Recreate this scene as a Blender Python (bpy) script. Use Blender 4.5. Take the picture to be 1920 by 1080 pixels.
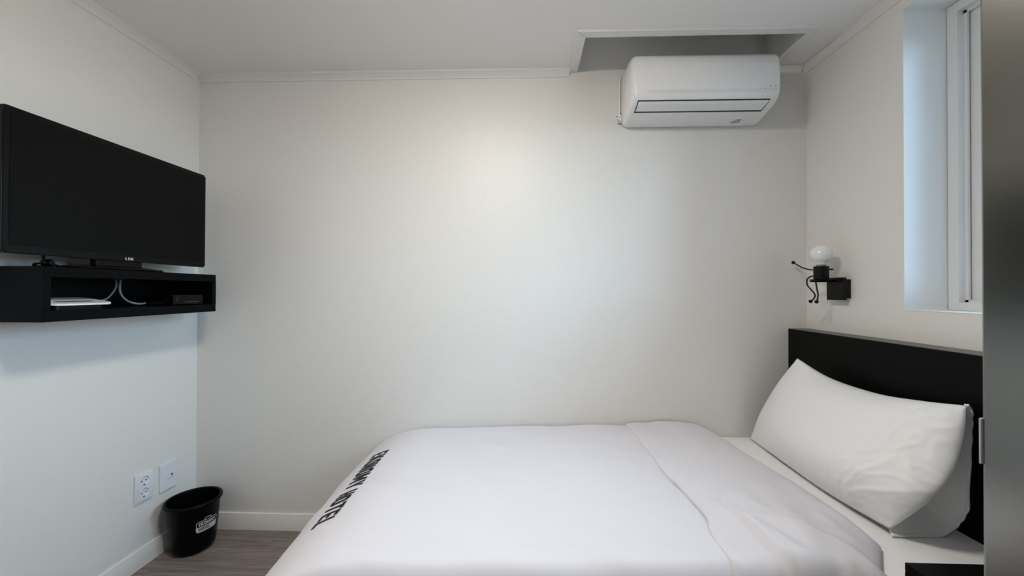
import bpy, bmesh, math, random
from mathutils import Vector, Matrix, noise

# ------------------------------------------------------------------ reset
for o in list(bpy.data.objects):
    bpy.data.objects.remove(o, do_unlink=True)
scene = bpy.context.scene
C = scene.collection
random.seed(7)
PI = math.pi

# ------------------------------------------------------------------ camera
YAW, PITCH, ROLL = 0.0339, 0.0078, 0.0029
fwd = Vector((-math.sin(YAW) * math.cos(PITCH), math.cos(YAW) * math.cos(PITCH), math.sin(PITCH)))
right = Vector((math.cos(YAW), math.sin(YAW), 0))
up = right.cross(fwd)
r2 = right * math.cos(ROLL) + up * math.sin(ROLL)
u2 = -right * math.sin(ROLL) + up * math.cos(ROLL)
cam_d = bpy.data.cameras.new('camera')
cam = bpy.data.objects.new('camera', cam_d)
C.objects.link(cam)
M3 = Matrix((r2, u2, -fwd)).transposed()
cam.matrix_world = Matrix.Translation((1.6726, -1.9605, 1.2053)) @ M3.to_4x4()
cam_d.sensor_width = 36
cam_d.lens = 740.0 / 1920 * 36
cam_d.clip_start = 0.02
cam_d.dof.use_dof = True
cam_d.dof.focus_distance = 1.75
cam_d.dof.aperture_fstop = 5.6
scene.camera = cam

# ------------------------------------------------------------------ world, exposure
SKY = (0.50, 0.745, 1.0)
SKY_STRENGTH = 20.5
LAMP_STRENGTH = 77.0
world = bpy.data.worlds.new('daylight')
scene.world = world
world.use_nodes = True
bg = world.node_tree.nodes['Background']
# overcast sky above the horizon, darker street and walls below it
_nt = world.node_tree
_tc = _nt.nodes.new('ShaderNodeTexCoord')
_sp = _nt.nodes.new('ShaderNodeSeparateXYZ')
_rp = _nt.nodes.new('ShaderNodeValToRGB')
_rp.color_ramp.elements[0].position, _rp.color_ramp.elements[0].color = 0.49, (0.10, 0.11, 0.12, 1)
_rp.color_ramp.elements[1].position, _rp.color_ramp.elements[1].color = 0.52, (*SKY, 1)
_ma = _nt.nodes.new('ShaderNodeMath'); _ma.operation = 'MULTIPLY_ADD'
_ma.inputs[1].default_value = 0.5; _ma.inputs[2].default_value = 0.5
_nt.links.new(_tc.outputs['Generated'], _sp.inputs[0])
_nt.links.new(_sp.outputs['Z'], _ma.inputs[0])
_nt.links.new(_ma.outputs[0], _rp.inputs['Fac'])
_nt.links.new(_rp.outputs['Color'], bg.inputs['Color'])
bg.inputs['Strength'].default_value = SKY_STRENGTH
vs = scene.view_settings
vs.view_transform = 'Standard'
vs.look = 'None'
vs.gamma = 1.0
vs.use_curve_mapping = False
vs.exposure = 0.0

# room size
W, H = 3.0375, 2.30
YF = -2.36          # inner face of the front wall (behind the camera)
WY0, WY1, WZ0, WZ1 = -1.42, -0.491, 1.14, 2.231     # window opening in right wall

# portal so that the daylight is sampled through the window opening
pl_d = bpy.data.lights.new('window_portal', 'AREA')
pl_d.shape = 'RECTANGLE'
pl_d.size, pl_d.size_y = WY1 - WY0, WZ1 - WZ0
pl_d.cycles.is_portal = True
plo = bpy.data.objects.new('window_portal', pl_d)
C.objects.link(plo)
plo.location = (W + 0.252, (WY0 + WY1) / 2, (WZ0 + WZ1) / 2)
plo.rotation_euler = (0, PI / 2, 0)

# ------------------------------------------------------------------ materials
def mat(name, col, rough=0.5, spec=0.5, metal=0.0, bump=None, emis=None, var=None, coat=0.0, sheen=0.0):
    m = bpy.data.materials.new(name)
    m.use_nodes = True
    nt = m.node_tree
    b = nt.nodes['Principled BSDF']
    b.inputs['Base Color'].default_value = (*col, 1)
    b.inputs['Roughness'].default_value = rough
    b.inputs['Specular IOR Level'].default_value = spec
    b.inputs['Metallic'].default_value = metal
    b.inputs['Coat Weight'].default_value = coat
    b.inputs['Sheen Weight'].default_value = sheen
    if emis:
        b.inputs['Emission Color'].default_value = (*emis[0], 1)
        b.inputs['Emission Strength'].default_value = emis[1]
    if bump or var:
        tc = nt.nodes.new('ShaderNodeTexCoord')
    if var:      # (scale vec, amount)
        mp = nt.nodes.new('ShaderNodeMapping')
        mp.inputs['Scale'].default_value = var[0]
        nt.links.new(tc.outputs['Object'], mp.inputs['Vector'])
        nz = nt.nodes.new('ShaderNodeTexNoise')
        nz.inputs['Scale'].default_value = 1
        nz.inputs['Detail'].default_value = 6
        nt.links.new(mp.outputs['Vector'], nz.inputs['Vector'])
        rp = nt.nodes.new('ShaderNodeValToRGB')
        rp.color_ramp.elements[0].position = 0.3
        rp.color_ramp.elements[1].position = 0.7
        rp.color_ramp.elements[0].color = (*[c * (1 - var[1]) for c in col], 1)
        rp.color_ramp.elements[1].color = (*[min(1, c * (1 + var[1])) for c in col], 1)
        nt.links.new(nz.outputs['Fac'], rp.inputs['Fac'])
        nt.links.new(rp.outputs['Color'], b.inputs['Base Color'])
    if bump:     # (scale vec, strength, distance)
        mp2 = nt.nodes.new('ShaderNodeMapping')
        mp2.inputs['Scale'].default_value = bump[0]
        nt.links.new(tc.outputs['Object'], mp2.inputs['Vector'])
        n2 = nt.nodes.new('ShaderNodeTexNoise')
        n2.inputs['Scale'].default_value = 1
        n2.inputs['Detail'].default_value = 4
        nt.links.new(mp2.outputs['Vector'], n2.inputs['Vector'])
        bp = nt.nodes.new('ShaderNodeBump')
        bp.inputs['Strength'].default_value = bump[1]
        bp.inputs['Distance'].default_value = bump[2]
        nt.links.new(n2.outputs['Fac'], bp.inputs['Height'])
        nt.links.new(bp.outputs['Normal'], b.inputs['Normal'])
    return m

def wallpaper(name, col, rough, vert, horiz):
    """cream embossed linen wallpaper: crossed thread relief"""
    m = mat(name, col, rough, 0.5)
    nt = m.node_tree
    b = nt.nodes['Principled BSDF']
    tc = nt.nodes.new('ShaderNodeTexCoord')
    hs = []
    for sc in (vert, horiz):
        mp = nt.nodes.new('ShaderNodeMapping')
        mp.inputs['Scale'].default_value = sc
        nt.links.new(tc.outputs['Object'], mp.inputs['Vector'])
        n = nt.nodes.new('ShaderNodeTexNoise')
        n.inputs['Scale'].default_value = 1
        n.inputs['Detail'].default_value = 3
        nt.links.new(mp.outputs['Vector'], n.inputs['Vector'])
        hs.append(n)
    ad = nt.nodes.new('ShaderNodeMath')
    ad.operation = 'ADD'
    nt.links.new(hs[0].outputs['Fac'], ad.inputs[0])
    nt.links.new(hs[1].outputs['Fac'], ad.inputs[1])
    bp = nt.nodes.new('ShaderNodeBump')
    bp.inputs['Strength'].default_value = 0.25
    bp.inputs['Distance'].default_value = 0.002
    nt.links.new(ad.outputs[0], bp.inputs['Height'])
    nt.links.new(bp.outputs['Normal'], b.inputs['Normal'])
    return m

WALLC = (0.80, 0.79, 0.76)
M = {}
M['wall_y'] = wallpaper('wallpaper_cream_back', WALLC, 0.42, (320, 1, 14), (14, 1, 320))
M['wall_x'] = wallpaper('wallpaper_cream_side', WALLC, 0.42, (1, 320, 14), (1, 14, 320))
M['ceil'] = wallpaper('ceiling_paper', (0.88, 0.86, 0.835), 0.45, (300, 14, 1), (14, 300, 1))
M['trim'] = mat('white_trim', (0.80, 0.79, 0.76), 0.35, 0.5)
M['reveal'] = mat('white_reveal', (0.82, 0.83, 0.82), 0.5, 0.4, bump=((60, 60, 60), 0.08, 0.002))
M['pvc'] = mat('white_pvc', (0.78, 0.79, 0.79), 0.3, 0.5)
M['gasket'] = mat('dark_gasket', (0.03, 0.03, 0.035), 0.6, 0.3)
M['black_lam'] = mat('black_laminate', (0.0024, 0.0027, 0.0033), 0.40, 0.06, bump=((300, 300, 300), 0.05, 0.0005))
M['black_board'] = mat('black_headboard_laminate', (0.0022, 0.0025, 0.0026), 0.36, 0.09)
M['black_gloss'] = mat('black_gloss_plastic', (0.002, 0.002, 0.0024), 0.14, 0.16)
M['black_matte'] = mat('black_plastic', (0.004, 0.004, 0.0045), 0.40, 0.22)
M['screen'] = mat('dark_screen', (0.0034, 0.0036, 0.0038), 0.35, 0.09)
M['bin'] = mat('black_bin_plastic', (0.0015, 0.0015, 0.0016), 0.30, 0.10)
M['white_plastic'] = mat('white_plastic', (0.78, 0.78, 0.77), 0.3, 0.5)
M['outlet'] = mat('outlet_white', (0.78, 0.80, 0.84), 0.25, 0.5)
M['ac'] = mat('aircon_white', (0.87, 0.875, 0.87), 0.25, 0.5)
M['print_white'] = mat('print_white', (0.55, 0.56, 0.58), 0.5, 0.3)
M['print_black'] = mat('print_black', (0.008, 0.008, 0.014), 0.6, 0.3)
M['groove'] = mat('pale_groove', (0.66, 0.68, 0.69), 0.5, 0.3)
M['cap'] = mat('grey_top_strip', (0.13, 0.125, 0.112), 0.45, 0.4)
M['grey'] = mat('grey_mark', (0.18, 0.19, 0.2), 0.5, 0.3)
M['logo_grey'] = mat('silver_logo', (0.45, 0.45, 0.47), 0.35, 0.5)
M['duvet'] = mat('white_cotton_duvet', (0.712, 0.70, 0.742), 0.75, 0.25, bump=((900, 900, 900), 0.06, 0.0006), sheen=0.15)
M['pillow'] = mat('white_cotton_pillowcase', (0.87, 0.875, 0.89), 0.75, 0.25, bump=((900, 900, 900), 0.06, 0.0006), sheen=0.15)
M['sheet'] = mat('white_cotton_sheet', (0.92, 0.92, 0.935), 0.75, 0.25, bump=((900, 900, 900), 0.06, 0.0006), sheen=0.15)
M['bulb'] = mat('white_opal_bulb', (0.82, 0.84, 0.84), 0.03, 0.6)
M['cable'] = mat('grey_cable', (0.32, 0.33, 0.32), 0.45, 0.4)
M['chrome'] = mat('latch_steel', (0.55, 0.55, 0.60), 0.35, 0.5)
M['lampbase'] = mat('lamp_base_white', (0.8, 0.8, 0.8), 0.4, 0.5)
M['diffuser'] = mat('lamp_diffuser_lit', (0.85, 0.85, 0.85), 0.4, 0.5, emis=((1.0, 0.925, 0.84), LAMP_STRENGTH))
M['joint'] = mat('floor_subfloor', (0.05, 0.042, 0.038), 0.8, 0.2)

def wood_floor():
    m = mat('grey_brown_laminate', (0.2, 0.165, 0.15), 0.45, 0.45)
    nt = m.node_tree
    b = nt.nodes['Principled BSDF']
    tc = nt.nodes.new('ShaderNodeTexCoord')
    oi = nt.nodes.new('ShaderNodeObjectInfo')
    mul = nt.nodes.new('ShaderNodeMath'); mul.operation = 'MULTIPLY'
    mul.inputs[1].default_value = 37.0
    nt.links.new(oi.outputs['Random'], mul.inputs[0])
    cb = nt.nodes.new('ShaderNodeCombineXYZ')
    for i in (0, 1, 2):
        nt.links.new(mul.outputs[0], cb.inputs[i])
    addv = nt.nodes.new('ShaderNodeVectorMath'); addv.operation = 'ADD'
    nt.links.new(tc.outputs['Object'], addv.inputs[0])
    nt.links.new(cb.outputs[0], addv.inputs[1])
    def nz(scale, det, dist=0.0):
        mp = nt.nodes.new('ShaderNodeMapping')
        mp.inputs['Scale'].default_value = scale
        nt.links.new(addv.outputs[0], mp.inputs['Vector'])
        n = nt.nodes.new('ShaderNodeTexNoise')
        n.inputs['Scale'].default_value = 1
        n.inputs['Detail'].default_value = det
        n.inputs['Distortion'].default_value = dist
        nt.links.new(mp.outputs['Vector'], n.inputs['Vector'])
        return n
    a = nz((4, 60, 4), 6, 0.6)
    c = nz((12, 260, 8), 4, 0.2)
    mx = nt.nodes.new('ShaderNodeMath'); mx.operation = 'MULTIPLY_ADD'
    mx.inputs[1].default_value = 0.65
    nt.links.new(a.outputs['Fac'], mx.inputs[0])
    m2 = nt.nodes.new('ShaderNodeMath'); m2.operation = 'MULTIPLY'
    m2.inputs[1].default_value = 0.35
    nt.links.new(c.outputs['Fac'], m2.inputs[0])
    nt.links.new(m2.outputs[0], mx.inputs[2])
    rp = nt.nodes.new('ShaderNodeValToRGB')
    e = rp.color_ramp.elements
    e[0].position, e[0].color = 0.33, (0.125, 0.100, 0.094, 1)
    e[1].position, e[1].color = 0.68, (0.290, 0.250, 0.236, 1)
    x = rp.color_ramp.elements.new(0.5)
    x.color = (0.215, 0.178, 0.168, 1)
    nt.links.new(mx.outputs[0], rp.inputs['Fac'])
    nt.links.new(rp.outputs['Color'], b.inputs['Base Color'])
    bp = nt.nodes.new('ShaderNodeBump')
    bp.inputs['Strength'].default_value = 0.15
    bp.inputs['Distance'].default_value = 0.001
    nt.links.new(mx.outputs[0], bp.inputs['Height'])
    nt.links.new(bp.outputs['Normal'], b.inputs['Normal'])
    return m
M['wood'] = wood_floor()

def brushed():
    m = mat('brushed_stainless_steel', (0.27, 0.265, 0.243), 0.20, 0.5, metal=1.0, bump=((8, 8, 900), 0.06, 0.0006))
    return m
M['steel'] = brushed()

def glass():
    m = bpy.data.materials.new('window_glass')
    m.use_nodes = True
    nt = m.node_tree
    nt.nodes.clear()
    out = nt.nodes.new('ShaderNodeOutputMaterial')
    t = nt.nodes.new('ShaderNodeBsdfTransparent')
    t.inputs['Color'].default_value = (0.93, 0.96, 0.96, 1)
    g = nt.nodes.new('ShaderNodeBsdfGlossy')
    g.inputs['Roughness'].default_value = 0.02
    fr = nt.nodes.new('ShaderNodeFresnel')
    fr.inputs['IOR'].default_value = 1.45
    mx = nt.nodes.new('ShaderNodeMixShader')
    nt.links.new(fr.outputs[0], mx.inputs[0])
    nt.links.new(t.outputs[0], mx.inputs[1])
    nt.links.new(g.outputs[0], mx.inputs[2])
    nt.links.new(mx.outputs[0], out.inputs['Surface'])
    return m
M['glass'] = glass()

# ------------------------------------------------------------------ mesh helpers
def link(name, me, m, parent=None, smooth=False):
    o = bpy.data.objects.new(name, me)
    C.objects.link(o)
    if m is not None:
        me.materials.append(M[m] if isinstance(m, str) else m)
    if smooth:
        for p in me.polygons:
            p.use_smooth = True
    if parent is not None:
        o.parent = parent
        o.matrix_parent_inverse = Matrix.Translation(parent.location).inverted() if False else Matrix.Identity(4)
        o.location = -Vector(parent.location)    # meshes are written in world coordinates
    return o

def from_bm(name, bm, m, parent=None, smooth=False, angle=None):
    bmesh.ops.recalc_face_normals(bm, faces=bm.faces)
    me = bpy.data.meshes.new(name)
    bm.to_mesh(me)
    bm.free()
    o = link(name, me, m, parent, smooth or angle is not None)
    if angle is not None:
        me.set_sharp_from_angle(angle=math.radians(angle))
    return o

def add_box(bm, x0, x1, y0, y1, z0, z1):
    v = [bm.verts.new(p) for p in ((x0, y0, z0), (x1, y0, z0), (x1, y1, z0), (x0, y1, z0),
                                   (x0, y0, z1), (x1, y0, z1), (x1, y1, z1), (x0, y1, z1))]
    for f in ((0, 3, 2, 1), (4, 5, 6, 7), (0, 1, 5, 4), (1, 2, 6, 5), (2, 3, 7, 6), (3, 0, 4, 7)):
        bm.faces.new([v[i] for i in f])

def box(name, x0, x1, y0, y1, z0, z1, m, parent=None, bevel=0.0, seg=2):
    bm = bmesh.new()
    add_box(bm, min(x0, x1), max(x0, x1), min(y0, y1), max(y0, y1), min(z0, z1), max(z0, z1))
    if bevel:
        bmesh.ops.bevel(bm, geom=bm.edges[:], offset=bevel, segments=seg, profile=0.5, affect='EDGES')
    return weighted(from_bm(name, bm, m, parent, angle=60)) if bevel else from_bm(name, bm, m, parent)

def weighted(o):
    w = o.modifiers.new('weighted_normals', 'WEIGHTED_NORMAL')
    w.keep_sharp = True
    w.weight = 80
    return o

def boxes(name, lst, m, parent=None):
    bm = bmesh.new()
    for b in lst:
        add_box(bm, *b)
    return from_bm(name, bm, m, parent)

def catmull(pts, n=8):
    pts = [Vector(p) for p in pts]
    P = [2 * pts[0] - pts[1]] + pts + [2 * pts[-1] - pts[-2]]
    out = []
    for i in range(1, len(P) - 2):
        for k in range(n):
            t = k / n
            a, b, c, d = P[i - 1], P[i], P[i + 1], P[i + 2]
            out.append(0.5 * ((2 * b) + (c - a) * t + (2 * a - 5 * b + 4 * c - d) * t * t + (-a + 3 * b - 3 * c + d) * t ** 3))
    out.append(pts[-1])
    return out

def add_tube(bm, pts, r, seg=10, caps=True):
    rings = []
    prev = None
    for i, p in enumerate(pts):
        t = (pts[min(i + 1, len(pts) - 1)] - pts[max(i - 1, 0)]).normalized()
        if prev is None:
            a = t.orthogonal().normalized()
        else:
            a = (prev - t * prev.dot(t)).normalized()
        prev = a
        b = t.cross(a)
        rr = r[i] if isinstance(r, (list, tuple)) else r
        rings.append([bm.verts.new(p + (a * math.cos(2 * PI * k / seg) + b * math.sin(2 * PI * k / seg)) * rr) for k in range(seg)])
    for i in range(len(rings) - 1):
        for k in range(seg):
            bm.faces.new((rings[i][k], rings[i][(k + 1) % seg], rings[i + 1][(k + 1) % seg], rings[i + 1][k]))
    if caps:
        bm.faces.new(rings[0][::-1])
        bm.faces.new(rings[-1])

def tube(name, pts, r, m, parent=None, seg=10, n=8, smooth_path=True):
    bm = bmesh.new()
    add_tube(bm, catmull(pts, n) if smooth_path else [Vector(p) for p in pts], r, seg)
    return from_bm(name, bm, m, parent, smooth=True)

def add_lathe(bm, c, prof, seg=48, axis='Z', sx=1.0, sy=1.0, caps=True):
    rings = []
    for r, z in prof:
        ring = []
        for k in range(seg):
            a = 2 * PI * k / seg
            if axis == 'Z':
                p = (c[0] + r * math.cos(a) * sx, c[1] + r * math.sin(a) * sy, c[2] + z)
            else:   # X axis
                p = (c[0] + z, c[1] + r * math.cos(a), c[2] + r * math.sin(a))
            ring.append(bm.verts.new(p))
        rings.append(ring)
    for i in range(len(rings) - 1):
        for k in range(seg):
            bm.faces.new((rings[i][k], rings[i][(k + 1) % seg], rings[i + 1][(k + 1) % seg], rings[i + 1][k]))
    if caps and prof[0][0] > 1e-6:
        bm.faces.new(rings[0][::-1])
    if caps and prof[-1][0] > 1e-6:
        bm.faces.new(rings[-1])

def lathe(name, c, prof, m, parent=None, seg=48, axis='Z', sx=1.0, sy=1.0, angle=40):
    bm = bmesh.new()
    add_lathe(bm, c, prof, seg, axis, sx, sy, caps=False)
    bmesh.ops.remove_doubles(bm, verts=bm.verts, dist=1e-6)
    return from_bm(name, bm, m, parent, angle=angle)

def ball(name, c, r, m, parent=None, seg=16):
    prof = [(r * math.sin(PI * i / 10), -r * math.cos(PI * i / 10)) for i in range(11)]
    return lathe(name, c, prof, m, parent, seg=seg, angle=60)

def prism(name, poly, axis, a0, a1, m, parent=None, bevel=0.0, angle=35):
    """polygon of (p, q) extruded along axis; axis 'x' -> (y, z), 'y' -> (x, z), 'z' -> (x, y)"""
    bm = bmesh.new()
    def pt(p, q, a):
        return {'x': (a, p, q), 'y': (p, a, q), 'z': (p, q, a)}[axis]
    A = [bm.verts.new(pt(p, q, a0)) for p, q in poly]
    B = [bm.verts.new(pt(p, q, a1)) for p, q in poly]
    n = len(poly)
    fa = bm.faces.new(A[::-1])
    fb = bm.faces.new(B)
    for i in range(n):
        bm.faces.new((A[i], A[(i + 1) % n], B[(i + 1) % n], B[i]))
    if bevel:
        eds = list(set(list(fa.edges) + list(fb.edges)))
        bmesh.ops.bevel(bm, geom=eds, offset=bevel, segments=3, profile=0.5, affect='EDGES')
    o = from_bm(name, bm, m, parent, angle=angle)
    return weighted(o) if bevel else o

def grid_mesh(name, fn, nu, nv, m, parent=None, closed_u=False):
    vs_, fs = [], []
    for i in range(nu + 1):
        for j in range(nv + 1):
            vs_.append(tuple(fn(i / nu, j / nv)))
    for i in range(nu):
        for j in range(nv):
            a = i * (nv + 1) + j
            fs.append((a, a + 1, a + nv + 2, a + nv + 1))
    me = bpy.data.meshes.new(name)
    me.from_pydata(vs_, [], fs)
    return link(name, me, m, parent, smooth=True)

def thing(name, label, cat, loc=(0, 0, 0), group=None, kind=None):
    o = bpy.data.objects.new(name, None)
    o.empty_display_size = 0.05
    C.objects.link(o)
    o.location = loc
    return tag(o, label, cat, group, kind)

def tag(o, label, cat=None, group=None, kind=None):
    o['label'] = label
    if cat: o['category'] = cat
    if group: o['group'] = group
    if kind: o['kind'] = kind
    return o

def struct(o, label, cat):
    return tag(o, label, cat, kind='structure')

# block lettering ---------------------------------------------------
def q(x0, y0, x1, y1):
    return [(x0, y0), (x1, y0), (x1, y1), (x0, y1)]
def ring(w, t, ty, c=0.14):
    o = [(c, 0), (w - c, 0), (w, c), (w, 1 - c), (w - c, 1), (c, 1), (0, 1 - c), (0, c)]
    ci = c * 0.55
    i = [(t + ci, ty), (w - t - ci, ty), (w - t, ty + ci), (w - t, 1 - ty - ci), (w - t - ci, 1 - ty), (t + ci, 1 - ty), (t, 1 - ty - ci), (t, ty + ci)]
    return [[o[k], o[(k + 1) % 8], i[(k + 1) % 8], i[k]] for k in range(8)]
def ringD(w, t, ty, c=0.2):
    o = [(0, 0), (w - c, 0), (w, c), (w, 1 - c), (w - c, 1), (0, 1)]
    ci = c * 0.55
    i = [(t, ty), (w - t - ci, ty), (w - t, ty + ci), (w - t, 1 - ty - ci), (w - t - ci, 1 - ty), (t, 1 - ty)]
    return [[o[k], o[(k + 1) % 6], i[(k + 1) % 6], i[k]] for k in range(6)]
T_ = 0.20
GLYPH = {
    'E': (0.55, [q(0, 0, T_, 1), q(T_, 0, 0.55, 0.18), q(T_, 0.41, 0.5, 0.59), q(T_, 0.82, 0.55, 1)]),
    'L': (0.52, [q(0, 0, T_, 1), q(T_, 0, 0.52, 0.18)]),
    'T': (0.58, [q(0.19, 0, 0.39, 0.82), q(0, 0.82, 0.58, 1)]),
    'H': (0.60, [q(0, 0, T_, 1), q(0.40, 0, 0.60, 1), q(T_, 0.41, 0.40, 0.59)]),
    'K': (0.62, [q(0, 0, T_, 1), [(T_, 0.36), (T_, 0.62), (0.38, 1), (0.62, 1)], [(0.40, 0), (0.62, 0), (0.42, 0.66), (0.25, 0.52)]]),
    'N': (0.62, [q(0, 0, T_, 1), q(0.42, 0, 0.62, 1), [(T_, 0.62), (0.42, 0), (0.42, 0.38), (T_, 1)]]),
    'M': (0.76, [q(0, 0, T_, 1), q(0.56, 0, 0.76, 1), [(T_, 0.55), (0.38, 0.15), (0.38, 0.5), (T_, 1)], [(0.38, 0.15), (0.56, 0.55), (0.56, 1), (0.38, 0.5)]]),
    'Y': (0.62, [q(0.21, 0, 0.41, 0.45), [(0.21, 0.40), (0.33, 0.40), (0.22, 1), (0, 1)], [(0.29, 0.40), (0.41, 0.40), (0.62, 1), (0.40, 1)]]),
    'O': (0.60, ring(0.60, T_, 0.18)),
    'D': (0.60, ringD(0.60, T_, 0.18)),
}
def word_polys(txt, gap=0.10, space=0.42):
    x, out = 0.0, []
    for ch in txt:
        if ch == ' ':
            x += space
            continue
        w, polys = GLYPH[ch]
        out.append([[(px + x, py) for px, py in p] for p in polys])
        x += w + gap
    return out, x - gap
def add_mapped(bm, quad, fn, n=4):
    """bilinear subdivided quad, mapped by fn(a, b) -> point"""
    (ax, ay), (bx, by), (cx, cy), (dx, dy) = quad
    V = []
    for i in range(n + 1):
        row = []
        for j in range(n + 1):
            s, t = i / n, j / n
            x = (ax * (1 - s) + bx * s) * (1 - t) + (dx * (1 - s) + cx * s) * t
            y = (ay * (1 - s) + by * s) * (1 - t) + (dy * (1 - s) + cy * s) * t
            row.append(bm.verts.new(fn(x, y)))
        V.append(row)
    for i in range(n):
        for j in range(n):
            bm.faces.new((V[i][j], V[i + 1][j], V[i + 1][j + 1], V[i][j + 1]))

def sstep(a, b, x):
    t = max(0.0, min(1.0, (x - a) / (b - a)))
    return t * t * (3 - 2 * t)
def ns(x, y, z=0.0):
    return noise.noise(Vector((x, y, z)))

# ================================================================== SETTING
# floor with laminate planks
fl = struct(boxes('floor', [(-0.12, W + 0.25, YF - 1.3, 0.15, -0.06, -0.008)], 'joint'),
            'grey-brown wood laminate plank floor beside the white bed', 'floor')
pw, plen, g = 0.150, 1.2, 0.0006
plank_mesh = {}
row = 0
y = 0.0
while y > YF + 0.001:
    y0 = max(y - pw, YF)
    off = [0.62, 0.15, 0.95, 0.40, 0.78, 0.28][row % 6]
    x = -off * plen
    while x < W:
        xa, xb = max(x, 0.0), min(x + plen, W)
        if xb - xa > 0.01:
            bm = bmesh.new()
            add_box(bm, xa + g, xb - g, y0 + g, y - g, -0.008, 0.0)
            from_bm('plank', bm, 'wood', fl)
        x += plen
    y -= pw
    row += 1

# walls
struct(boxes('wall_back', [(-0.12, W + 0.25, 0.0, 0.15, -0.06, 2.50)], 'wall_y'),
       'cream textured wallpaper back wall behind the bed and air conditioner', 'wall')
struct(boxes('wall_left', [(-0.12, 0.0, YF - 0.12, 0.0, -0.06, 2.50)], 'wall_x'),
       'cream wallpaper wall carrying the television and black shelf', 'wall')
struct(boxes('wall_right', [
    (W, W + 0.25, WY1, 0.0, -0.06, 2.50),
    (W, W + 0.25, YF - 0.12, WY0, -0.06, 2.50),
    (W, W + 0.25, WY0, WY1, -0.06, WZ0),
    (W, W + 0.25, WY0, WY1, WZ1, 2.50)], 'wall_x'),
    'cream wallpaper wall with the window and black wall lamp', 'wall')
DX0, DX1 = 1.52, 2.40     # door opening in front wall (behind the camera)
struct(boxes('wall_front', [
    (0.0, DX0, YF - 0.12, YF, -0.06, 2.50),
    (DX1, W, YF - 0.12, YF, -0.06, 2.50),
    (DX0, DX1, YF - 0.12, YF, 2.06, 2.50)], 'wall_y'),
    'cream wall with the open doorway behind the viewpoint', 'wall')
struct(boxes('wall_corridor', [
    (-0.12, W + 0.25, YF - 1.30, YF - 1.20, -0.06, 2.40),
    (-0.12, 0.0, YF - 1.20, YF - 0.12, -0.06, 2.40),
    (W, W + 0.12, YF - 1.20, YF - 0.12, -0.06, 2.40),
    (-0.12, W + 0.25, YF - 1.30, YF - 0.12, 2.30, 2.40)], 'wall_y'),
    'cream corridor wall beyond the open doorway', 'wall')

# ceiling with the recess above the air conditioner
RX0, RX1, RY0, RZ = 1.928, 2.848, -0.268, 2.46
struct(boxes('ceiling', [
    (0.0, RX0, YF, 0.0, H, H + 0.05),
    (RX1, W, YF, 0.0, H, H + 0.05),
    (RX0, RX1, YF, RY0, H, H + 0.05),
    (RX0 - 0.02, RX0, RY0 - 0.02, 0.0, H + 0.05, RZ),
    (RX1, RX1 + 0.02, RY0 - 0.02, 0.0, H + 0.05, RZ),
    (RX0, RX1, RY0 - 0.02, RY0, H + 0.05, RZ),
    (RX0 - 0.02, RX1 + 0.02, RY0 - 0.02, 0.0, RZ, RZ + 0.03)], 'ceil'),
    'off-white papered ceiling with a rectangular recess above the air conditioner', 'ceiling')

# recess frame: mitred flat mouldings
tr = thing('trim_1', 'white flat moulding framing the ceiling recess above the air conditioner', 'moulding', (2.4, -0.3, H), kind='structure')
w_ = 0.040
def strip(pts):
    bm = bmesh.new()
    A = [bm.verts.new((x, y, H - 0.009)) for x, y in pts]
    B = [bm.verts.new((x, y, H)) for x, y in pts]
    n = len(pts)
    bm.faces.new(A); bm.faces.new(B[::-1])
    for i in range(n):
        bm.faces.new((A[i], A[(i + 1) % n], B[(i + 1) % n], B[i]))
    bmesh.ops.bevel(bm, geom=[e for e in bm.edges if all(v.co.z < H - 0.005 for v in e.verts)], offset=0.002, segments=1, affect='EDGES')
    return from_bm('moulding_strip', bm, 'trim', tr)
gp = 0.0006
strip([(RX0, RY0), (RX0 - w_, RY0 - w_ + gp), (RX0 - w_, -0.0005), (RX0, -0.0005)])
strip([(RX0 + gp, RY0), (RX1 - gp, RY0), (RX1 + w_ - gp, RY0 - w_), (RX0 - w_ + gp, RY0 - w_)])
strip([(RX1, RY0), (RX1, -0.0005), (RX1 + w_, -0.0005), (RX1 + w_, RY0 - w_ + gp)])

# crown mouldings (small cove profile)
def crown(name, axis, a0, a1, side, label):
    # profile in (distance from wall, z)
    prof = [(0.0, H), (0.030, H), (0.030, H - 0.006), (0.022, H - 0.010), (0.012, H - 0.018), (0.006, H - 0.026), (0.006, H - 0.032), (0.0, H - 0.032)]
    if side == 'back':
        poly = [(-d, z) for d, z in prof]
        o = prism(name, poly, 'x', a0, a1, 'trim', angle=30)
    elif side == 'left':
        o = prism(name, [(d, z) for d, z in prof], 'y', a0, a1, 'trim', angle=30)
    else:
        o = prism(name, [(W - d, z) for d, z in prof], 'y', a0, a1, 'trim', angle=30)
    return struct(o, label, 'moulding')
crown('trim_2', 'x', 0.0, RX0 - w_ - 0.0005, 'back', 'thin white ceiling moulding along the back wall, left of the recess')
crown('trim_3', 'x', RX1 + w_ + 0.0005, W - 0.031, 'back', 'short white ceiling moulding between the recess and the window wall')
crown('trim_4', 'y', YF, -0.031, 'left', 'white ceiling moulding along the television wall')
crown('trim_5', 'y', YF, 0.0, 'right', 'white ceiling moulding along the window wall')

# baseboards
BB = [(0.0, 0.0), (0.012, 0.0), (0.012, 0.070), (0.009, 0.076), (0.009, 0.080), (0.0, 0.082)]
struct(prism('baseboard_back', [(-d, z) for d, z in BB], 'x', 0.0, W, 'trim'), 'white baseboard along the back wall', 'baseboard')
struct(prism('baseboard_left', [(d, z) for d, z in BB], 'y', YF, -0.0125, 'trim'), 'white baseboard along the television wall behind the bin', 'baseboard')
struct(prism('baseboard_right', [(W - d, z) for d, z in BB], 'y', YF, -1.12, 'trim'), 'white baseboard along the window wall', 'baseboard')

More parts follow.
